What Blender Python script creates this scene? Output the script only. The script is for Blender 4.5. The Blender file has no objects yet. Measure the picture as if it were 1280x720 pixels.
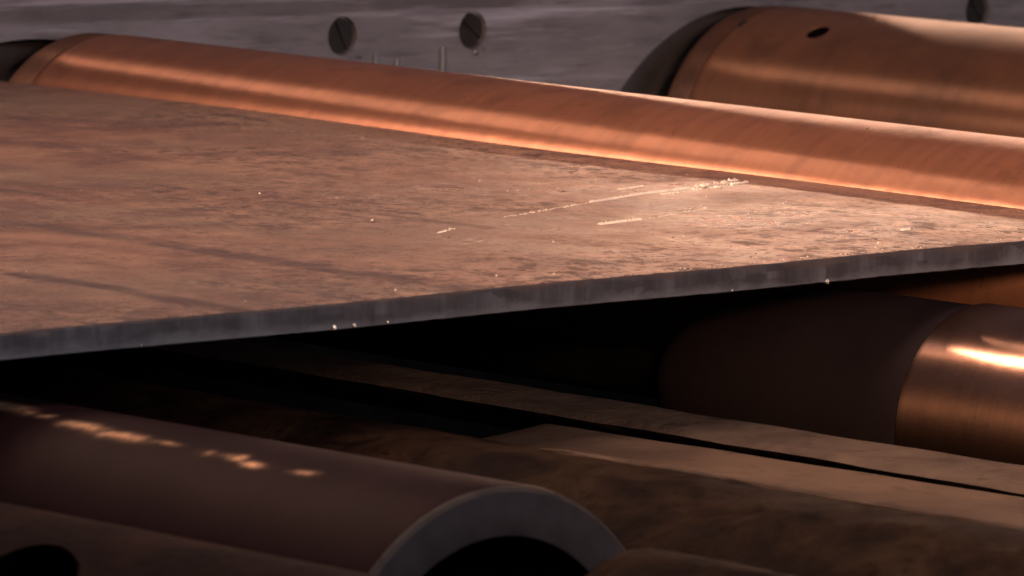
import bpy, bmesh, math, random
from mathutils import Vector, Matrix
random.seed(7)
scene = bpy.context.scene
coll = scene.collection
PI = math.pi

# ------------------------------------------------------------------ camera
cd = bpy.data.cameras.new("camera")
cam = bpy.data.objects.new("camera", cd); coll.objects.link(cam)
th, el, ro, dist = 0.794533, 0.1162236, 0.024204, 6.16
c_, s_ = math.cos(th), math.sin(th)
right0 = Vector((c_, s_, 0)); flat = Vector((-s_, c_, 0))
fwd = flat * math.cos(el) - Vector((0, 0, 1)) * math.sin(el)
up0 = right0.cross(fwd)
rgt = right0 * math.cos(ro) + up0 * math.sin(ro)
upv = -right0 * math.sin(ro) + up0 * math.cos(ro)
m = Matrix((rgt, upv, -fwd)).transposed().to_4x4()
m.translation = -fwd * dist
cam.matrix_world = m
cd.sensor_width = 36; cd.lens = 7708.6 * 36 / 1280
cd.clip_end = 200; cd.clip_start = 0.1
cd.dof.use_dof = True; cd.dof.focus_distance = 6.8; cd.dof.aperture_fstop = 14
scene.camera = cam

# ------------------------------------------------------------------ world and lamps of the hall
w = bpy.data.worlds.new("World"); scene.world = w; w.use_nodes = True
bg = w.node_tree.nodes["Background"]
bg.inputs[0].default_value = (0.74, 0.66, 0.86, 1); bg.inputs[1].default_value = 0.075
scene.view_settings.view_transform = 'Standard'; scene.view_settings.look = 'None'
scene.view_settings.exposure = 0.2; scene.view_settings.gamma = 1


def area(name, loc, target, sx, sy, power, col, spread=180):
    l = bpy.data.lights.new(name, 'AREA'); l.shape = 'RECTANGLE'; l.size = sx; l.size_y = sy
    l.energy = power; l.color = col; l.spread = math.radians(spread)
    o = bpy.data.objects.new(name, l); coll.objects.link(o)
    d = Vector(target) - Vector(loc)
    z = -d.normalized(); x = Vector((1, 0, 0)); x = (x - z * x.dot(z)).normalized(); y = z.cross(x)
    mm = Matrix((x, y, z)).transposed().to_4x4(); mm.translation = loc; o.matrix_world = mm
    return o


# warm strip lamps of the hall, hung along the rolls
LAMP = (1, 0.71, 0.49)
area("strip_lamp", (0.1, -0.65, 2.5), (0.0, 0.6, 0), 1.3, 0.06, 19, LAMP)
area("strip_lamp", (-1.8, -0.08, 2.4), (0.1, 1.0, 0), 1.3, 0.05, 13, LAMP, 76)
area("strip_lamp", (-3.2, 1.15, 2.6), (-1.8, 1.1, 0), 1.2, 0.05, 10, LAMP)
area("strip_lamp", (-3.5, 4.6, 1.1), (0.0, 0.95, 0), 1.4, 0.10, 1.8, (1, 0.60, 0.40), 52)
# broad overhead hall lighting
area("hall_light", (0.35, -0.3, 2.4), (-0.1, 0.9, 0), 0.9, 0.12, 11, (1, 0.80, 0.72))
# low warm lamp on the near side of the hall
area("near_lamp", (4.2, -2.6, 1.0), (-0.05, 1.05, -0.08), 0.8, 0.10, 4.5, (1, 0.66, 0.38), 30)
# cool light from the open side of the hall
area("hall_opening", (6.2, 0.6, 1.65), (-1.8, 1.4, 0), 3.2, 1.5, 128, (0.88, 0.88, 1.0))


# ------------------------------------------------------------------ helpers
def link(o, parent=None):
    coll.objects.link(o)
    if parent is not None:
        o.parent = parent
    return o


def tag(o, label, cat, group=None):
    o["label"] = label; o["category"] = cat
    if group: o["group"] = group
    return o


def empty(name, loc=(0, 0, 0)):
    o = bpy.data.objects.new(name, None); o.location = loc; o.empty_display_size = 0.1
    coll.objects.link(o); return o


def mesh_obj(name, bm, mat, parent=None, smooth=True):
    me = bpy.data.meshes.new(name)
    bmesh.ops.recalc_face_normals(bm, faces=bm.faces)
    if smooth:
        for f in bm.faces: f.smooth = True
        for e in bm.edges:
            if len(e.link_faces) == 2 and e.calc_face_angle(0) > math.radians(35): e.smooth = False
    bm.to_mesh(me); bm.free()
    me.materials.append(mat)
    return link(bpy.data.objects.new(name, me), parent)


def lathe(prof, seg=128, closed=False, wob=None):
    """profile of (x, r) turned round the X axis; r = 0 closes with a point"""
    bm = bmesh.new(); rings = []
    for i, (x, r) in enumerate(prof):
        if r <= 0:
            rings.append([bm.verts.new((x, 0, 0))])
        else:
            ring = []
            for k in range(seg):
                a = 2 * PI * k / seg; rr = r
                if wob: rr += wob(x, a)
                ring.append(bm.verts.new((x, rr * math.cos(a), rr * math.sin(a))))
            rings.append(ring)
    pairs = list(zip(rings, rings[1:]))
    if closed: pairs.append((rings[-1], rings[0]))
    for a, b in pairs:
        if len(a) == 1 and len(b) == 1: continue
        for k in range(seg):
            k2 = (k + 1) % seg
            if len(a) == 1: bm.faces.new((a[0], b[k], b[k2]))
            elif len(b) == 1: bm.faces.new((a[k], b[0], a[k2]))
            else: bm.faces.new((a[k], b[k], b[k2], a[k2]))
    return bm


def box_bm(x0, x1, y0, y1, z0, z1, bev=0.0):
    bm = bmesh.new()
    bmesh.ops.create_cube(bm, size=1)
    for v in bm.verts:
        v.co = Vector(((x0 + x1) / 2 + v.co.x * (x1 - x0), (y0 + y1) / 2 + v.co.y * (y1 - y0), (z0 + z1) / 2 + v.co.z * (z1 - z0)))
    if bev: bmesh.ops.bevel(bm, geom=bm.edges[:], offset=bev, segments=2, affect='EDGES', profile=0.6)
    return bm


def cut(o, cutters):
    """subtract cutter meshes for good, then drop the cutters"""
    for bmc in cutters:
        me = bpy.data.meshes.new("cutter"); bmesh.ops.recalc_face_normals(bmc, faces=bmc.faces); bmc.to_mesh(me); bmc.free()
        co = link(bpy.data.objects.new("cutter", me))
        md = o.modifiers.new("cut", 'BOOLEAN'); md.operation = 'DIFFERENCE'; md.solver = 'EXACT'; md.object = co
        bpy.context.view_layer.update()
        dg = bpy.context.evaluated_depsgraph_get()
        new = bpy.data.meshes.new_from_object(o.evaluated_get(dg))
        o.modifiers.clear(); o.data = new
        bpy.data.objects.remove(co)


# ------------------------------------------------------------------ materials
class N:
    def __init__(s, name):
        s.mat = bpy.data.materials.new(name); s.mat.use_nodes = True
        s.t = s.mat.node_tree; s.b = s.t.nodes["Principled BSDF"]
        s.tc = s.t.nodes.new("ShaderNodeTexCoord").outputs["Object"]

    def new(s, typ, **kw):
        n = s.t.nodes.new(typ)
        for k, v in kw.items(): setattr(n, k, v)
        return n

    def set(s, sock, v):
        if isinstance(v, bpy.types.NodeSocket): s.t.links.new(v, sock)
        elif isinstance(v, tuple) and len(v) == 3 and sock.type == 'RGBA': sock.default_value = (*v, 1)
        else: sock.default_value = v

    def mapping(s, scale=(1, 1, 1), rot=(0, 0, 0), loc=(0, 0, 0), vec=None):
        n = s.new("ShaderNodeMapping"); n.inputs["Scale"].default_value = scale
        n.inputs["Rotation"].default_value = rot; n.inputs["Location"].default_value = loc
        s.set(n.inputs["Vector"], vec or s.tc); return n.outputs[0]

    def noise(s, scale, detail=6, rough=0.6, vec=None, dist=0.0):
        n = s.new("ShaderNodeTexNoise"); s.set(n.inputs["Vector"], vec or s.tc)
        n.inputs["Scale"].default_value = scale; n.inputs["Detail"].default_value = detail
        n.inputs["Roughness"].default_value = rough; n.inputs["Distortion"].default_value = dist
        return n.outputs["Fac"]

    def voronoi(s, scale, vec=None, feature='F1', out="Distance"):
        n = s.new("ShaderNodeTexVoronoi", feature=feature, distance='CHEBYCHEV'); s.set(n.inputs["Vector"], vec or s.tc)
        n.inputs["Scale"].default_value = scale; return n.outputs[out]

    def ramp(s, fac, stops):
        n = s.new("ShaderNodeValToRGB"); s.set(n.inputs[0], fac)
        e = n.color_ramp.elements
        while len(e) < len(stops): e.new(0.5)
        for q, (p, c) in zip(e, stops):
            q.position = p; q.color = (*c, 1) if isinstance(c, tuple) else (c, c, c, 1)
        return n.outputs[0]

    def mix(s, fac, a, b, mode='MIX'):
        n = s.new("ShaderNodeMix", data_type='RGBA', blend_type=mode)
        s.set(n.inputs[0], fac); s.set(n.inputs[6], a); s.set(n.inputs[7], b); return n.outputs[2]

    def math(s, op, a, b=0.0):
        n = s.new("ShaderNodeMath", operation=op); s.set(n.inputs[0], a); s.set(n.inputs[1], b); return n.outputs[0]

    def sep(s, vec=None):
        n = s.new("ShaderNodeSeparateXYZ"); s.set(n.inputs[0], vec or s.tc); return n.outputs

    def bump(s, h, strength=0.3, dist=0.002):
        n = s.new("ShaderNodeBump"); n.inputs["Strength"].default_value = strength
        n.inputs["Distance"].default_value = dist; s.set(n.inputs["Height"], h)
        s.t.links.new(n.outputs[0], s.b.inputs["Normal"])

    def done(s, color, rough=0.5, metal=0.0, spec=0.5, tint=None):
        if tint: s.b.inputs['Specular Tint'].default_value = (*tint, 1)
        s.set(s.b.inputs["Base Color"], color); s.set(s.b.inputs["Roughness"], rough)
        s.set(s.b.inputs["Metallic"], metal); s.set(s.b.inputs["Specular IOR Level"], spec)
        return s.mat


def roll_metal(name, c1, c2, c3, rough=0.3, metal=0.6, ring=1.0, blot=4.0, aniso=0.96, spec=0.5):
    """turned roll: rings of machining round the axis, heat tint and grime in patches"""
    n = N(name)
    rings = n.noise(60, 4, 0.6, n.mapping((1, 0.03, 0.03)))
    fine = n.noise(420, 3, 0.6, n.mapping((1, 0.02, 0.02)))
    patch = n.noise(blot, 6, 0.62, dist=0.6)
    stain = n.noise(blot * 4, 7, 0.65)
    col = n.mix(n.ramp(patch, [(0.32, 0.0), (0.68, 1.0)]), c1, c2)
    col = n.mix(n.math('MULTIPLY', n.ramp(stain, [(0.52, 0.0), (0.72, 1.0)]), 0.55), col, c3)
    col = n.mix(n.math('MULTIPLY', n.ramp(rings, [(0.35, 1.0), (0.6, 0.0)]), 0.22 * ring), col, c3)
    r = n.math('ADD', n.math('MULTIPLY', stain, 0.16), rough - 0.04)
    r = n.math('ADD', r, n.math('MULTIPLY', fine, 0.06))
    h = n.math('ADD', n.math('ADD', n.math('MULTIPLY', fine, 0.5), n.math('MULTIPLY', rings, 0.7)), n.math('ADD', n.math('MULTIPLY', stain, 0.8), n.math('MULTIPLY', patch, 5.0)))
    n.bump(h, 0.18 * ring, 0.0012)
    if aniso:
        t = n.new("ShaderNodeTangent", direction_type='RADIAL', axis='X')
        n.t.links.new(t.outputs[0], n.b.inputs["Tangent"])
        n.b.inputs["Anisotropic"].default_value = aniso; n.b.inputs["Anisotropic Rotation"].default_value = 0.25
    return n.done(col, r, metal, spec)


M = {}
M['roll_a'] = roll_metal('ground_roll_steel', (0.44, 0.165, 0.092), (0.34, 0.126, 0.072), (0.15, 0.060, 0.040), 0.23, 0.55, 1.0)
M['roll_b'] = roll_metal('old_roll_steel', (0.37, 0.146, 0.074), (0.23, 0.093, 0.050), (0.08, 0.038, 0.028), 0.26, 0.42, 0.8, 3.0)
M['roll_shoulder'] = roll_metal('roll_shoulder_steel', (0.25, 0.108, 0.064), (0.16, 0.070, 0.044), (0.06, 0.029, 0.022), 0.40, 0.45)
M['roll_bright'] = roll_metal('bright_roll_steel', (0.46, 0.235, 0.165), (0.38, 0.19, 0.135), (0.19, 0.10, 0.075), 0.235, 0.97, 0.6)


def tube_skin():
    n = N('dark_tube_skin')
    patch = n.noise(7, 6, 0.65, n.mapping((1, .5, .5), loc=(.4, .2, 0)), 0.8)
    ripple = n.noise(26, 5, 0.6, n.mapping((1.3, .6, .6), loc=(2, .7, .3)))
    xyz = n.sep()
    # lamp glints painted into the colour as a row of small bright spots
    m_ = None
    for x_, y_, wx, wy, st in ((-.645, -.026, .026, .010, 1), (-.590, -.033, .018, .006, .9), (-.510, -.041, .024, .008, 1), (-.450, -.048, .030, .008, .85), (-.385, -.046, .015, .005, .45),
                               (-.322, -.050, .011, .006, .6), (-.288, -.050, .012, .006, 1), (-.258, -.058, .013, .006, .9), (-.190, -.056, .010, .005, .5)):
        dx = n.math('DIVIDE', n.math('SUBTRACT', n.math('ADD', xyz[0], n.math('MULTIPLY', n.math('SUBTRACT', ripple, 0.5), 0.06)), x_), wx)
        dy = n.math('DIVIDE', n.math('SUBTRACT', n.math('ADD', xyz[1], n.math('MULTIPLY', n.math('SUBTRACT', ripple, 0.5), 0.012)), y_), wy)
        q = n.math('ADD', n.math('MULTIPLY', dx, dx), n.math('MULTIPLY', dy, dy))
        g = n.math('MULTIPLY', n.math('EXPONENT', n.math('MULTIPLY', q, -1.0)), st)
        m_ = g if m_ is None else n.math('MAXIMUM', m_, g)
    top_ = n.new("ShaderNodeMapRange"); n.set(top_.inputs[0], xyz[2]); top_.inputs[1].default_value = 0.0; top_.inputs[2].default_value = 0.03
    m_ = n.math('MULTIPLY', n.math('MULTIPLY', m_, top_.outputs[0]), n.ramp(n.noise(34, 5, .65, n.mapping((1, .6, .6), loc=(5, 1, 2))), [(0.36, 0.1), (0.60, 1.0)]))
    fine = n.noise(200, 4, 0.6, n.mapping((1, .1, .1)))
    col = n.mix(n.ramp(n.noise(10, 6, .6), [(0.35, 0.0), (0.65, 1.0)]), (0.016, 0.0066, 0.0095), (0.0105, 0.0045, 0.0068))
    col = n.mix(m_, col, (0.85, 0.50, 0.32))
    n.bump(n.math('ADD', n.math('MULTIPLY', ripple, 1.0), n.math('MULTIPLY', fine, .4)), 0.35, 0.002)
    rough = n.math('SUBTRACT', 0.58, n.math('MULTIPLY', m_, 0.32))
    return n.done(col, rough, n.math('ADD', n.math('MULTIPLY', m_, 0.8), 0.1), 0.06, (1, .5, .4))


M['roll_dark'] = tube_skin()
M['bearing'] = roll_metal('dark_bearing_steel', (0.115, 0.096, 0.108), (0.085, 0.071, 0.080), (0.055, 0.045, 0.050), 0.6, 0.1, 0.6, 6.0, 0.0, 0.2)
M['neck'] = roll_metal('neck_steel', (0.02, 0.016, 0.016), (0.014, 0.012, 0.012), (0.01, 0.009, 0.009), 0.6, 0.1)
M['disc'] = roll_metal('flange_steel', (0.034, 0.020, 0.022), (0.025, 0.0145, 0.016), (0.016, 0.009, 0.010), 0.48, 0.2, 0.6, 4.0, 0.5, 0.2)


def tube_face():
    n = N('cut_tube_face')
    a = n.noise(30, 6, 0.6); col = n.ramp(a, [(0.3, (0.020, 0.016, 0.018)), (0.7, (0.034, 0.028, 0.031))])
    n.bump(n.noise(140, 4, .6, n.mapping((1, 1, .12), (math.radians(20), 0, 0))), 0.5); return n.done(col, 0.55, 0.1, 0.2)


M['tube_face'] = tube_face()
M['tube_rim'] = roll_metal('tube_rim_steel', (0.065, 0.049, 0.044), (0.036, 0.027, 0.025), (0.012, 0.009, 0.008), 0.55, 0.2, 1.0, 24.0, 0.0, 0.2)


def black_inside():
    n = N('shade_black'); n.bump(n.noise(60), 0.3)  # matte black painting in the shade of holes and the under-plate gap
    return n.done(n.ramp(n.noise(20), [(0.3, (0.003, 0.0025, 0.0025)), (0.7, (0.007, 0.006, 0.006))]), 0.95, 0, 0.0)


M['black'] = black_inside()


def rust_mat(name, ca, cb, cc, sc=14, bump=0.6):
    n = N(name)
    a = n.noise(sc, 8, 0.66, dist=0.5); b = n.noise(sc * 4, 6, 0.7); d = n.noise(sc * 0.35, 4, 0.5)
    col = n.mix(n.ramp(a, [(0.38, 0.0), (0.62, 1.0)]), ca, cb)
    col = n.mix(n.ramp(d, [(0.48, 0.0), (0.66, 1.0)]), col, cc)
    col = n.mix(n.ramp(b, [(0.55, 0.0), (0.7, 0.7)]), col, tuple(0.45 * q for q in ca))
    n.bump(n.math('ADD', a, n.math('MULTIPLY', b, 0.5)), bump, 0.006)
    return n.done(col, n.math('ADD', n.math('MULTIPLY', b, 0.3), 0.5), 0.0, 0.03, (1, 0.55, 0.38))


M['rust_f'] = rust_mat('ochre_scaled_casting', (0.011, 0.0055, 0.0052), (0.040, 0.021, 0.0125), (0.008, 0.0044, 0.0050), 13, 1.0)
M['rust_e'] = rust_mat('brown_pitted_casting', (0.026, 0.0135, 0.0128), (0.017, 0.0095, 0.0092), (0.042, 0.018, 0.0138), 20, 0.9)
M['bar_g'] = rust_mat('brown_bar_steel', (0.165, 0.100, 0.073), (0.138, 0.083, 0.060), (0.100, 0.060, 0.046), 10, 0.5)
M['bar_h'] = rust_mat('scaly_bar_steel', (0.150, 0.096, 0.074), (0.100, 0.065, 0.052), (0.066, 0.044, 0.038), 13, 0.9)


def plate_top():
    n = N('hot_rolled_scale')
    big = n.noise(2.1, 3, 0.5, n.mapping(loc=(1.7, .4, 0)))
    mid = n.noise(8, 9, 0.72, dist=0.2)
    patch = n.noise(24, 10, 0.74, n.mapping(loc=(3, 7, 1)), 0.15)
    streak = n.noise(58, 9, 0.76, n.mapping(loc=(9, 1, 2)), 0.1)
    fleck = n.noise(95, 7, 0.72, n.mapping(loc=(4, 2, 0)), 0.1)
    fine = n.noise(230, 5, 0.7)
    busy = n.ramp(big, [(0.43, 0.10), (0.57, 1.0)])
    col = n.mix(n.ramp(mid, [(0.38, 0.0), (0.60, 1.0)]), (0.215, 0.094, 0.070), (0.365, 0.182, 0.128))
    col = n.mix(n.math('MULTIPLY', n.ramp(n.noise(1.6, 4, .55), [(0.44, 0.0), (0.60, 1.0)]), 0.6), col, (0.250, 0.158, 0.120))
    col = n.mix(n.math('MULTIPLY', n.ramp(patch, [(0.525, 0.0), (0.56, 1.0)]), n.math('MULTIPLY', busy, 0.9)), col, (0.105, 0.052, 0.050))
    col = n.mix(n.math('MULTIPLY', n.ramp(patch, [(0.425, 1.0), (0.455, 0.0)]), n.math('MULTIPLY', busy, 0.75)), col, (0.46, 0.245, 0.175))
    col = n.mix(n.math('MULTIPLY', n.ramp(streak, [(0.55, 0.0), (0.575, 1.0)]), n.math('MULTIPLY', busy, 0.95)), col, (0.075, 0.040, 0.039))
    col = n.mix(n.math('MULTIPLY', n.ramp(streak, [(0.40, 1.0), (0.425, 0.0)]), n.math('MULTIPLY', busy, 0.75)), col, (0.54, 0.31, 0.22))
    col = n.mix(n.math('MULTIPLY', n.ramp(fleck, [(0.59, 0.0), (0.61, 1.0)]), 0.7), col, (0.09, 0.05, 0.047))
    stain = n.ramp(n.noise(3.6, 7, 0.66, n.mapping(loc=(2.2, 8, 0)), 0.5), [(0.54, 0.0), (0.60, 1.0)])
    col = n.mix(n.math('MULTIPLY', stain, 0.5), col, (0.125, 0.058, 0.054))
    dull = n.math('MAXIMUM', n.ramp(fleck, [(0.59, 0.0), (0.61, 1.0)]), n.math('MULTIPLY', n.math('MAXIMUM', n.ramp(streak, [(0.55, 0.0), (0.575, 1.0)]), n.ramp(patch, [(0.525, 0.0), (0.56, 0.7)])), busy))
    col = n.mix(n.math('MULTIPLY', n.ramp(fine, [(0.60, 0.0), (0.70, 1.0)]), 0.35), col, (0.12, 0.066, 0.058))
    # drag marks left by the rolls: long dark lines down the rolling direction
    xyz = n.sep()
    wob = n.noise(3.2, 4, 0.6, n.mapping((1, 0.25, 1)))
    yy = n.math('ADD', xyz[1], n.math('MULTIPLY', n.math('SUBTRACT', wob, 0.5), 0.07))
    brk = n.noise(5.5, 4, 0.6, n.mapping((1, 2.5, 1), loc=(3, 1, 0)))
    marks = None
    for yc, wd, st, xa, xb in ((-0.035, 0.036, 0.85, -9, 0.1), (-0.345, 0.028, 0.9, -.36, 0.1), (0.165, 0.022, 0.9, -9, -.85), (0.37, 0.016, 0.5, -.75, -.4), (-0.17, 0.03, 0.45, -.3, 0.1)):
        dd = n.math('ABSOLUTE', n.math('SUBTRACT', yy, yc))
        k = n.math('MINIMUM', n.math('MULTIPLY', n.math('SUBTRACT', 1.0, n.math('MINIMUM', n.math('DIVIDE', dd, wd), 1.0)), 1.7), 1.0)
        k = n.math('MULTIPLY', k, n.math('MULTIPLY', n.math('GREATER_THAN', xyz[0], xa), n.math('LESS_THAN', xyz[0], xb)))
        k = n.math('MULTIPLY', k, n.ramp(brk, [(0.34, 0.1), (0.50, 1.0)]))
        k = n.math('MULTIPLY', k, st); marks = k if marks is None else n.math('MAXIMUM', marks, k)
        col = n.mix(k, col, (0.078, 0.036, 0.040))
    gloss = n.ramp(n.noise(5.5, 7, 0.62, n.mapping(loc=(6, 3, 1)), 0.6), [(0.42, 0.0), (0.58, 1.0)])
    rough = n.math('SUBTRACT', n.math('ADD', 0.34, n.math('MULTIPLY', patch, 0.22)), n.math('MULTIPLY', gloss, 0.17))
    rough = n.math('ADD', rough, n.math('ADD', n.math('MULTIPLY', marks, 0.3), n.math('MULTIPLY', dull, 0.3)))
    h = n.math('ADD', n.math('MULTIPLY', patch, 0.9), n.math('ADD', n.math('MULTIPLY', streak, 0.6), n.math('MULTIPLY', fine, 0.2)))
    n.bump(h, 0.5, 0.005)
    return n.done(col, rough, 0.15, 0.5)


M['plate_top'] = plate_top()


def plate_edge():
    n = N('sheared_edge_steel')
    blocks = n.voronoi(55, n.mapping((1, 0.6, 1.2)), 'F1', 'Color')
    bw = n.new("ShaderNodeRGBToBW"); n.set(bw.inputs[0], blocks)
    xyz = n.sep()
    vert = n.noise(20, 6, 0.7, n.mapping((1, 1, 0.15)))
    zone = n.noise(4, 3, 0.5)
    depth = n.math('ADD', n.math('MULTIPLY', xyz[2], -35.0), n.math('MULTIPLY', n.math('SUBTRACT', n.noise(30, 5, 0.7, n.mapping((1, .4, 1))), 0.5), 1.3))
    col = n.ramp(vert, [(0.38, (0.028, 0.024, 0.027)), (0.52, (0.052, 0.047, 0.054)), (0.64, (0.10, 0.094, 0.104))])
    col = n.mix(n.math('MULTIPLY', n.ramp(bw.outputs[0], [(0.32, 1.0), (0.40, 0.0)]), n.ramp(zone, [(0.40, 0.0), (0.50, 0.7)])), col, (0.024, 0.020, 0.022))
    col = n.mix(n.math('MULTIPLY', n.ramp(depth, [(0.55, 0.0), (0.95, 1.0)]), 0.75), col, (0.13, 0.128, 0.138))
    col = n.mix(n.ramp(depth, [(0.02, 0.8), (0.22, 0.0)]), col, (0.075, 0.05, 0.048))
    n.bump(n.math('ADD', vert, n.noise(120, 4)), 0.25, 0.001)
    return n.done(col, 0.55, 0.15)


M['plate_edge'] = plate_edge()


def flake():
    n = N('bare_scratched_steel'); n.bump(n.noise(300, 3), 0.3)
    return n.done((0.95, 0.80, 0.68), 0.36, 0.8)


M['flake'] = flake()


def frame_mat(name, k=1.0):
    n = N(name)
    a = n.noise(5, 8, 0.65, n.mapping((1, 0.5, 1.6))); b = n.noise(60, 6, 0.7, n.mapping((1, 0.16, 1.4)))
    scuff = n.noise(13, 7, 0.68, n.mapping((1, 0.10, 2.2)))
    col = n.ramp(a, [(0.3, (0.10 * k, 0.085 * k, 0.092 * k)), (0.55, (0.155 * k, 0.135 * k, 0.148 * k)), (0.75, (0.21 * k, 0.19 * k, 0.215 * k))])
    col = n.mix(n.ramp(b, [(0.52, 0.0), (0.70, 0.6)]), col, (0.075, 0.062, 0.068))
    col = n.mix(n.ramp(scuff, [(0.54, 0.0), (0.68, 0.75)]), col, (0.55, 0.50, 0.58))
    n.bump(n.math('ADD', a, n.math('MULTIPLY', b, 0.5)), 0.4, 0.004)
    return n.done(col, 0.5, 0.2)


M['frame'] = frame_mat('grey_frame_steel', 1.6); M['frame2'] = frame_mat('dull_upper_steel', 1.2)


def bolt_mat():
    n = N('oily_bolt_steel'); n.bump(n.noise(120), 0.3)
    return n.done(n.ramp(n.noise(50), [(0.3, (0.022, 0.018, 0.019)), (0.7, (0.04, 0.034, 0.036))]), 0.5, 0.3)


M['bolt'] = bolt_mat()


def bead_mat():
    n = N('weld_bead_steel'); n.bump(n.noise(200), 0.3)
    return n.done(n.ramp(n.noise(90), [(0.3, (0.15, 0.14, 0.15)), (0.7, (0.22, 0.21, 0.22))]), 0.45, 0.3)


M['bead'] = bead_mat()


def floor_mat():
    n = N('sooty_pit_floor'); n.bump(n.noise(30, 6), 0.4, 0.01)
    return n.done(n.ramp(n.noise(8, 6), [(0.3, (0.010, 0.009, 0.009)), (0.7, (0.024, 0.02, 0.018))]), 0.9, 0, 0.1)


# ------------------------------------------------------------------ pit floor under the rolls
bm = bmesh.new(); bmesh.ops.create_grid(bm, x_segments=8, y_segments=8, size=7)
fl = mesh_obj('pit_floor', bm, floor_mat(), smooth=False); fl.location = (0, 0, -0.95)
fl["kind"] = "structure"

# ------------------------------------------------------------------ mill frame with bores and slotted bolts
XW = -2.19
fr = empty('mill_stand', (XW, 2.2, -0.95))
tag(fr, "grey steel mill frame with slotted bolts behind the ends of the upper rollers", "machine frame")


def local(o, parent):
    o.matrix_parent_inverse = Matrix.Translation(-parent.location)


def slope(y): return 0.074 - (y - 1.3) * 0.012


bm = bmesh.new()
ys = [-1.2 + i * 0.06 for i in range(121)]
prof = lambda y: [(XW, -0.94), (XW, slope(y) - 0.010), (XW - 0.003, slope(y) - 0.004), (XW - 0.010, slope(y)), (XW - 0.22, slope(y)), (XW - 0.22, -0.94)]
rows = []
for y in ys:
    rows.append([bm.verts.new((x, y, z + (random.uniform(-.0012, .0012) if 1 <= i <= 3 else 0))) for i, (x, z) in enumerate(prof(y))])
for a, b in zip(rows, rows[1:]):
    for i in range(6):
        j = (i + 1) % 6
        bm.faces.new((a[i], b[i], b[j], a[j]))
bm.faces.new(rows[0]); bm.faces.new(rows[-1][::-1])
beam = mesh_obj('beam', bm, M['frame'])


def xcyl(x0, x1, y, z, r, seg=96):
    b = lathe([(x0, 0), (x0, r), (x1, r), (x1, 0)], seg)
    bmesh.ops.translate(b, verts=b.verts, vec=(0, y, z)); return b


BOLTS = [(1.793, 0.033, 118), (2.056, 0.032, -38), (3.185, 0.024, -50)]
cut(beam, [xcyl(XW - 0.16, XW + .1, 2.641, -0.317, 0.366), xcyl(XW - 0.16, XW + .1, 1.200, -0.405, 0.455)]
    + [xcyl(XW - 0.014, XW + .1, y, z, 0.0285, 48) for y, z, a in BOLTS])
beam.parent = fr; local(beam, fr)
for y, z, r in ((2.641, -0.317, 0.364), (1.200, -0.405, 0.453)):
    bm = lathe([(XW - .055, 0), (XW - .055, r - .012), (XW - .045, r), (XW - .0015, r)], 96); bmesh.ops.translate(bm, verts=bm.verts, vec=(0, y, z))
    o = mesh_obj('bore_shade', bm, M['bearing'], fr); local(o, fr)  # added dark grey cup standing in for shade inside the bore
o = mesh_obj('upper_plate', box_bm(XW - 0.20, XW - 0.009, -1.19, 5.99, 0.0505, 0.25, 0.004), M['frame2'], fr); local(o, fr)
o = mesh_obj('bearing_block', box_bm(XW - 0.62, XW - 0.24, -1.2, 6.0, -0.93, 0.05, 0.01), M['bearing'], fr); local(o, fr)
o = mesh_obj('dark_blocker', box_bm(XW + .004, XW + .03, -1.19, 5.0, -0.94, -0.335, 0.004), M['black'], fr); local(o, fr)  # added black panel that keeps the lower beam dark under the plate
for y, z, a in BOLTS:
    bm = bmesh.new(); r = 0.0262; d = 0.0075; sl = 0.0034
    bmesh.ops.create_cone(bm, cap_ends=True, segments=40, radius1=r, radius2=r, depth=0.004, matrix=Matrix.Translation((0, 0, 0.002)))
    for s in (-1, 1):
        pts = []
        a0 = math.asin(sl / r)
        for k in range(25):
            t = a0 + (PI - 2 * a0) * k / 24
            pts.append((r * math.cos(t), s * r * math.sin(t)))
        lo = [bm.verts.new((p[0], p[1], 0.0042)) for p in pts]; hi = [bm.verts.new((p[0] * .97, p[1] * .97, d)) for p in pts]
        bm.faces.new(hi)
        for k in range(25):
            k2 = (k + 1) % 25; bm.faces.new((lo[k], lo[k2], hi[k2], hi[k]))
    rot = Matrix.Translation((XW - 0.0135, y, z)) @ Matrix.Rotation(PI / 2, 4, 'Z') @ Matrix.Rotation(PI / 2, 4, 'X') @ Matrix.Rotation(math.radians(a), 4, 'Z')
    bmesh.ops.transform(bm, matrix=rot, verts=bm.verts)
    o = mesh_obj('bolt', bm, M['bolt'], fr); local(o, fr)
for y, z, rr in ((1.825, 0.0035, 0.005), (2.062, 0.0005, 0.006), (2.078, 0.005, 0.003)):      # chipped paint and swarf under the bolts
    bm = bmesh.new(); bmesh.ops.create_icosphere(bm, subdivisions=2, radius=rr)
    for v in bm.verts: v.co *= random.uniform(.75, 1.2)
    bmesh.ops.transform(bm, matrix=Matrix.Translation((XW + .002, y, z)) @ Matrix.Diagonal((.5, 1, .8, 1)), verts=bm.verts)
    o = mesh_obj('chip', bm, M['bead'], fr); local(o, fr)
for y, z, h, wd in ((1.993, -0.014, 0.050, 0.007), (1.858, -0.012, 0.034, 0.006), (1.901, -0.020, 0.036, 0.006)):
    bm = bmesh.new()
    bmesh.ops.create_cone(bm, cap_ends=True, segments=16, radius1=wd * 1.1, radius2=wd * .8, depth=h)
    bmesh.ops.bevel(bm, geom=[e for e in bm.edges if abs(e.verts[0].co.z - e.verts[1].co.z) < 1e-5], offset=.002, segments=2, affect='EDGES')
    bmesh.ops.translate(bm, verts=bm.verts, vec=(XW + .001, y, z))
    o = mesh_obj('weld_bead', bm, M['bead'], fr); local(o, fr)


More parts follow.
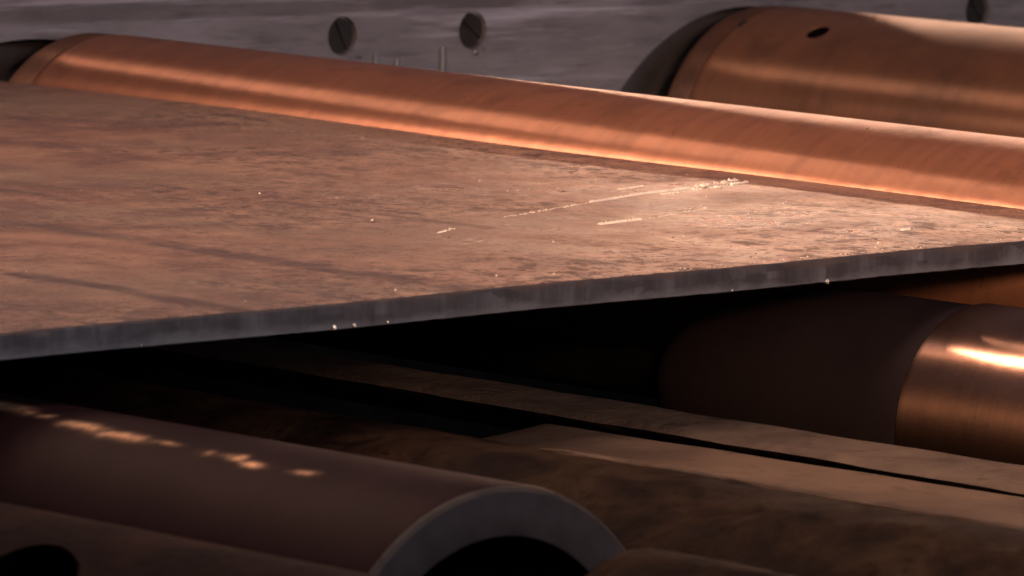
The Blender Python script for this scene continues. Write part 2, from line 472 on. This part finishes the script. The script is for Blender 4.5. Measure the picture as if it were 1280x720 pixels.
# ------------------------------------------------------------------ rollers
def roller(name, label, group, loc, R, x0, x1, mat, shoulder, neck_r=0.6, rotz=0.0, neck_len=.5, seg=160):
    root = empty(name, loc); root.rotation_euler.z = rotz
    tag(root, label, "roller", group)
    b = mesh_obj('body', lathe([(x0 + shoulder + 0.001, 0), (x0 + shoulder + .001, R - .003), (x0 + shoulder + .004, R - .0012), (x0 + shoulder + .016, R)]
                               + [(x0 + shoulder + .02 + (x1 - x0 - shoulder - .03) * k / 12, R) for k in range(13)]
                               + [(x1, R - .008), (x1, 0)], seg), mat, root)
    if shoulder:
        mesh_obj('shoulder', lathe([(x0, 0), (x0, R - .009), (x0 + .003, R - .005), (x0 + .012, R - .002), (x0 + shoulder * .6, R - .0012), (x0 + shoulder, R - .001), (x0 + shoulder, 0)], seg), M['roll_shoulder'], root)
    mesh_obj('neck', lathe([(x0 - neck_len, 0), (x0 - neck_len, R * neck_r), (x0 - .0005, R * neck_r), (x0 - .0005, 0)], 64), M['neck'], root)
    return root, b


G1 = "big rollers of the mill"
# A: long roller the plate butts against
A_Y, A_Z, A_R = 1.257, -0.115, 0.178
ra, _ = roller('mill_roller', "long copper-brown roller running right across the picture just behind the plate", G1,
               (-2.14, A_Y, A_Z), A_R, 0.0, 3.6, M['roll_a'], 0.058, 0.6, math.radians(-2.2), .35)
# B: far roller with oil holes
B_Y, B_Z, B_R = 2.618, -0.165, 0.222
rb, bb = roller('mill_roller', "copper-brown roller with a dark oil hole, farthest back at upper right", G1,
                (-2.14, B_Y, B_Z), B_R, 0.0, 3.2, M['roll_b'], 0.05, 0.6, 0, .35)


def radial_cyl(x, y, z, r, depth, ox=0.0):
    """cutter pointing at the axis through a point on the roll, in roll coordinates"""
    n = Vector((0, y, z)).normalized(); b = bmesh.new()
    bmesh.ops.create_cone(b, cap_ends=True, segments=32, radius1=r, radius2=r, depth=depth)
    q = Vector((0, 0, 1)).rotation_difference(n).to_matrix().to_4x4()
    bmesh.ops.transform(b, matrix=Matrix.Translation(Vector((x, y, z))) @ q, verts=b.verts); return b


def cut_local(o, makers):
    p = o.parent; o.parent = None
    cut(o, makers); o.parent = p


cut_local(bb, [radial_cyl(-1.921 + 2.14, 2.517 - B_Y, 0.033 - B_Z, 0.0185, 0.12)])
mesh_obj('oil_hole_shade', radial_cyl(-1.921 + 2.14, (2.517 - B_Y) * .982, (0.033 - B_Z) * .982, 0.0183, 0.003), M['black'], bb)  # shallow black disc painting the shade inside the hole
mesh_obj('oil_plug', radial_cyl(-2.075 + 2.14, (2.521 - B_Y) * .992, (0.033 - B_Z) * .992, 0.011, 0.006), M['bolt'], rb)

# roller below the plate corner: dull steel body carrying a bright sleeve
S_Y, S_Z, S_R = 0.706, -0.192, 0.130
rs = empty('sleeved_roller', (0, S_Y, S_Z))
tag(rs, "dull dark roller with a shiny copper sleeve, under the plate corner at right", "roller", G1)
dome = [(-.13 - .31 * math.sin(t * PI / 2 / 24), .03 + (S_R - .034) * math.cos(t * PI / 2 / 24)) for t in range(24, 0, -1)]
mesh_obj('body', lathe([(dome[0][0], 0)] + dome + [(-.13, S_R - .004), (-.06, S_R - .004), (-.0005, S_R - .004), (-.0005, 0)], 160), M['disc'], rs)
mesh_obj('neck', lathe([(-1.5, 0), (-1.5, .028), (-.441, .028), (-.441, 0)], 48), M['black'], rs)
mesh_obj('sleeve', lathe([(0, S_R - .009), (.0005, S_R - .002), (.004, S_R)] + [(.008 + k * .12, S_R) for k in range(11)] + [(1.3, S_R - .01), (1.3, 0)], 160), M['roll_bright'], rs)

# ------------------------------------------------------------------ flat bars under the plate


def bar(name, label, x0, x1, y0, y1, zt, th_, mat, wav, nx=90, ny=8, cutskew=0.0, sk0=0.0, sk1=0.0, undercut=0.0, group="flat bars below the plate"):
    bm = bmesh.new(); top = []; bot = []
    rnd = random.Random(name + label)
    ph = [rnd.uniform(0, 6.28) for _ in range(8)]
    f = lambda x, k: wav * (math.sin(x * 9 + ph[k]) + .6 * math.sin(x * 23 + ph[k + 1]) + .5 * math.sin(x * 61 + ph[k + 2]) + .35 * math.sin(x * 130 + ph[k + 3]))
    for i in range(nx + 1):
        u = i / nx; ra_, rb_ = [], []
        for j in range(ny + 1):
            v = j / ny
            x = x0 + (x1 - x0) * u + cutskew * v * (1 - u)
            ya = y0 + f(x, 0) + sk0 * x; yb = y1 + f(x, 3) + sk1 * x
            y = ya + (yb - ya) * v
            e = min(min(v, 1 - v) * (y1 - y0), u * (x1 - x0))
            drop = -.004 * max(0, 1 - e / .008) ** 2
            ra_.append(bm.verts.new((x, y, zt + drop + wav * .35 * math.sin(x * 31 + y * 40 + ph[5]))))
            rb_.append(bm.verts.new((x, y + undercut * (1 - v), zt - th_)))
        top.append(ra_); bot.append(rb_)
    for i in range(nx):
        for j in range(ny):
            bm.faces.new((top[i][j], top[i + 1][j], top[i + 1][j + 1], top[i][j + 1]))
            bm.faces.new((bot[i][j], bot[i][j + 1], bot[i + 1][j + 1], bot[i + 1][j]))
        for j in (0, ny): bm.faces.new((top[i][j], top[i + 1][j], bot[i + 1][j], bot[i][j]))
    for i in (0, nx):
        for j in range(ny): bm.faces.new((top[i][j], top[i][j + 1], bot[i][j + 1], bot[i][j]))
    o = mesh_obj(name, bm, mat)
    return tag(o, label, "steel bar", group)


bar('flat_bar', "smooth brown flat bar with a cut end, between the rusty roller and scaly bar", -0.121, 1.6, 0.065, 0.226, -0.17, 0.05, M['bar_g'], .0009, cutskew=-.048, sk1=.034)
bar('flat_bar', "scaly brown flat bar with a ragged edge, below the shiny copper sleeve", -1.3, 1.6, 0.264, 0.398, -0.169, 0.045, M['bar_h'], .0013, 260, sk0=-.018, undercut=.09)

# ------------------------------------------------------------------ rollers and tube in the foreground
rnd = random.Random(3)


def lump(amp, k1, k2):
    p = [rnd.uniform(0, 6.28) for _ in range(6)]
    return lambda x, a: amp * (math.sin(x * k1 + a * 3 + p[0]) * math.sin(a * 5 + p[1]) + .6 * math.sin(x * k2 + a * 7 + p[2]) * math.sin(a * 11 + x * 9 + p[3]) + .4 * math.sin(x * k2 * 2.3 + a * 17 + p[4]))


F_Y, F_R = -0.15, 0.20
rf = empty('rusty_roller', (0, F_Y, -0.3305))
tag(rf, "rough ochre-brown rusty roller behind the open tube end", "roller", G1)
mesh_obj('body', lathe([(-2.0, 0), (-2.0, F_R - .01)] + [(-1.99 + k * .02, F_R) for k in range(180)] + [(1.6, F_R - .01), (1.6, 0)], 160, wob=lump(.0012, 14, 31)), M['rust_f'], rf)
mesh_obj('neck', lathe([(-2.3, 0), (-2.3, .1), (-2.0005, .1), (-2.0005, 0)], 48), M['neck'], rf)

crest_glint = lathe([(.16, 0), (.16, .001)] + [(.2 + k * .02, .0042) for k in range(68)] + [(1.58, 0)], 16, wob=lump(.0008, 23, 57))  # added pale bead standing in for the highlight along the crest
bmesh.ops.translate(crest_glint, verts=crest_glint.verts, vec=(0, .175 * F_R, .984 * F_R - .0005))
mesh_obj('crest_glint', crest_glint, M['bar_h'], rf)

T_Y, T_Z, T_R = -0.596, -0.290, 0.2166
rt = empty('steel_tube', (0.6, T_Y, T_Z))
tag(rt, "dark brown thick-walled tube with its cut grey open end facing right", "tube")
ri = 0.171
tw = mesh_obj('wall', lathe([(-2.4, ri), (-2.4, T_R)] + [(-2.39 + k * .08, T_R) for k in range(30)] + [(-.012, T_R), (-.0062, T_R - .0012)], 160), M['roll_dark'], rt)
mesh_obj('rim', lathe([(-.006, T_R - .0013), (-.003, T_R - .002), (-.0005, T_R - .0042), (0, T_R - .006)], 160), M['tube_rim'], tw)
mesh_obj('cut_face', lathe([(0, T_R - .0061), (-.0002, T_R - .02), (-.0002, ri + .004), (-.002, ri + .0008)], 160), M['tube_face'], tw)
mesh_obj('bore', lathe([(-.0022, ri), (-2.4, ri), (-2.4, 0)], 128), M['black'], rt)

E_Y, E_Z, E_R = -1.03, -0.274, 0.20
re_ = empty('pitted_roller', (0, E_Y, E_Z))
tag(re_, "pitted brown roller with a large dark hole, lowest in the left corner", "roller", G1)
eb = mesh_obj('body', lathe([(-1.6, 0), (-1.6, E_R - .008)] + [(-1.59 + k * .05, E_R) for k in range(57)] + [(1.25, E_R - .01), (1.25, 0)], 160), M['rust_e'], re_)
cut_local(eb, [radial_cyl(.60, -1.148 - E_Y, -0.113 - E_Z, 0.062, 0.16)])
cup = lathe([(.012, .0612), (-.07, .0612), (-.07, 0)], 48)
nn = Vector((0, -1.148 - E_Y, -0.113 - E_Z)).normalized()
bmesh.ops.transform(cup, matrix=Matrix.Translation(Vector((.60, 0, 0)) + nn * (E_R - .014)) @ Vector((1, 0, 0)).rotation_difference(nn).to_matrix().to_4x4(), verts=cup.verts)
mesh_obj('hole_shade', cup, M['black'], eb)  # black cup added so the hole reads as deep shade

I_Y, I_R = -0.55, 0.10
rI = empty('stub_roller', (.69, I_Y, -0.2177))
tag(rI, "stubby rusty brown roller end at the bottom edge, in front of the open tube", "roller", G1)
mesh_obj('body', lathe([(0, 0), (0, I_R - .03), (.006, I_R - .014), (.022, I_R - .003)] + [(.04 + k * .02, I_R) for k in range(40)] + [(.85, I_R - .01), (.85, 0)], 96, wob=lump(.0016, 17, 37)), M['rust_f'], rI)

# ------------------------------------------------------------------ the steel plate
pl = empty('steel_plate', (-0.01, 0.0, 0.0))
tag(pl, "large thick hot-rolled steel plate with reddish scale top and grey cut edge", "steel plate")
P_T = 0.0268


def back_y(x):     # just short of the long roller, parallel to it
    return A_Y - 0.1395 - math.tan(math.radians(2.2)) * (x + 2.14) - 0.0


bm = bmesh.new()
xs = [0 - 0.002 - 0.0] + [-0.006 - 2.149 * (k / 120) ** 1.15 for k in range(121)]
ny = 240; Y0 = -1.15
wav = lambda x, y: .0008 * math.sin(x * 5 + y * 3) + .0006 * math.sin(y * 11 + 1 + x * 7)
jit = [random.uniform(-1, 1) for _ in range(ny + 1)]
rows = []
for i, x in enumerate(xs):
    row = []
    yb = back_y(x - .01)
    for j in range(ny + 1):
        y = Y0 + (yb - Y0) * j / ny
        z = wav(x, y)
        if i == 0: z += -.0008 + .0003 * jit[j]
        row.append(bm.verts.new((x + (.0006 * jit[j] if i == 0 else 0), y, z)))
    rows.append(row)
for a, b in zip(rows, rows[1:]):
    for j in range(ny): bm.faces.new((a[j], a[j + 1], b[j + 1], b[j]))
top = mesh_obj('top_face', bm, M['plate_top'], pl)
bm = bmesh.new()
rows = []
zs = [0, -.0030, -.009, -.015, -.021, -.0255, -P_T]
for j in range(ny + 1):
    y = Y0 + (back_y(-.01) - .0225 - Y0) * j / ny
    if j == ny: y = back_y(-.01) - .006
    r0 = [];
    for i, z in enumerate(zs):
        dx = random.uniform(-.00012, .00012)
        if i == 0: dx = -.002 + .0006 * jit[j]; zz = wav(-.002, y) - .0008 + .0003 * jit[j]
        else: zz = z + wav(0, y)
        if i == len(zs) - 1: dx -= .002; zz += random.uniform(-.00025, .00025) + (random.uniform(.0005, .0015) if random.random() < .05 else 0)
        r0.append(bm.verts.new((dx, y, zz)))
    r0.append(bm.verts.new((-2.155, y if j < ny else back_y(-2.165) - .03, -P_T)))
    rows.append(r0)
for a, b in zip(rows, rows[1:]):
    for i in range(len(zs)): bm.faces.new((a[i], a[i + 1], b[i + 1], b[i]))
front = mesh_obj('edge', bm, M['plate_edge'], pl)
# far edge, sloped back under the roller
bm = bmesh.new(); last = None
for k in range(41):
    x = -.002 - 2.153 * k / 40; y = back_y(x - .01)
    cur = (bm.verts.new((x, y, wav(x, y))), bm.verts.new((x, y - .024, -P_T)))
    if last: bm.faces.new((last[0], cur[0], cur[1], last[1]))
    last = cur
mesh_obj('far_edge', bm, M['plate_edge'], pl)

# bare bright scratches: raised torn slivers of metal on the scale
bm = bmesh.new()


def sliver(x, y, ln, wd, ang, h):
    n = max(4, int(ln / .006)); d = Vector((math.cos(ang), math.sin(ang), 0)); s = Vector((-d.y, d.x, 0))
    prev = None
    for k in range(n + 1):
        t = k / n; w_ = wd * (math.sin(PI * min(max(t, .04), .96)) ** .5) * random.uniform(.55, 1.1)
        c = Vector((x, y, 0)) + d * ln * t + s * random.uniform(-.15, .15) * wd
        zb = wav(c.x, c.y)
        hh = h * random.uniform(.7, 2.2)
        cur = [bm.verts.new(c - s * w_ + Vector((0, 0, zb - .0003))), bm.verts.new(c + Vector((0, 0, zb + hh))), bm.verts.new(c + s * w_ + Vector((0, 0, zb - .0003)))]
        if prev:
            for i in (0, 1): bm.faces.new((prev[i], prev[i + 1], cur[i + 1], cur[i]))
        prev = cur


def chip(x, y, r, h):
    """a torn-up fleck of bare metal: a small steep faceted point"""
    zb = wav(x, y); k0 = random.uniform(0, 6.28); n = 5
    tip = bm.verts.new((x + random.uniform(-.3, .3) * r, y + random.uniform(-.3, .3) * r, zb + h))
    ring = [bm.verts.new((x + r * random.uniform(.7, 1.2) * math.cos(k0 + i * 2 * PI / n), y + 1.4 * r * random.uniform(.7, 1.2) * math.sin(k0 + i * 2 * PI / n), zb - .0004)) for i in range(n)]
    for i in range(n): bm.faces.new((ring[i], ring[(i + 1) % n], tip))


def run(pts, dens, r, spread):
    for (xa, ya), (xb, yb) in zip(pts, pts[1:]):
        spread *= 1.0; L = math.hypot(xb - xa, yb - ya); n = int(L * dens * 4.5); r_ = r * .55
        for k in range(n):
            t = random.random(); q = random.uniform(.5, 1.3)
            chip(xa + (xb - xa) * t + random.uniform(-spread, spread), ya + (yb - ya) * t, r_ * q, r_ * q * random.uniform(.9, 1.6))


run([(-.548, .668), (-.580, .786), (-.592, .875)], 650, .0028, .0028)
run([(-.592, .875), (-.632, 1.0)], 160, .0026, .006)
run([(-.481, .469), (-.548, .668)], 90, .0018, .003)
run([(-.400, .290), (-.425, .335)], 260, .0018, .003)
run([(-.565, .80), (-.590, .966)], 150, .0024, .004)
run([(-.372, .507), (-.384, .585)], 460, .0030, .003)
run([(-.384, .60), (-.43, .74)], 70, .0018, .004)
run([(-.634, .801), (-.645, .856)], 300, .0020, .002)
run([(-.598, .955), (-.602, .985)], 400, .0032, .003)
run([(-.136, .742), (-.139, .760)], 500, .0032, .003)
run([(-.012, .25), (-.012, .95)], 22, .0016, .006)
run([(-.10, .80), (-.06, .98)], 30, .0016, .03)
run([(-.70, .62), (-.66, .90)], 14, .0014, .004)
run([(-.30, .62), (-.42, .86)], 12, .0014, .003)
for _ in range(22):
    chip(-.02 - random.random() ** 1.6 * 1.0, random.uniform(-.5, 1.0), random.uniform(.0010, .0020), random.uniform(.0010, .0024))
sc = mesh_obj('scratch', bm, M['flake'], top, False); sc["kind"] = "stuff"
sc["label"] = "bright bare metal scratches torn through the scale"
# burrs hanging on the lower edge
for y, r in ((-.232, .0028), (-.205, .0024), (-.16, .0014), (.475, .0027), (.33, .001), (-.48, .0012)):
    bm = bmesh.new(); bmesh.ops.create_icosphere(bm, subdivisions=2, radius=r)
    for v in bm.verts: v.co *= random.uniform(.8, 1.15)
    bmesh.ops.translate(bm, verts=bm.verts, vec=(0, y, -P_T + .002))
    mesh_obj('burr', bm, M['flake'], front)
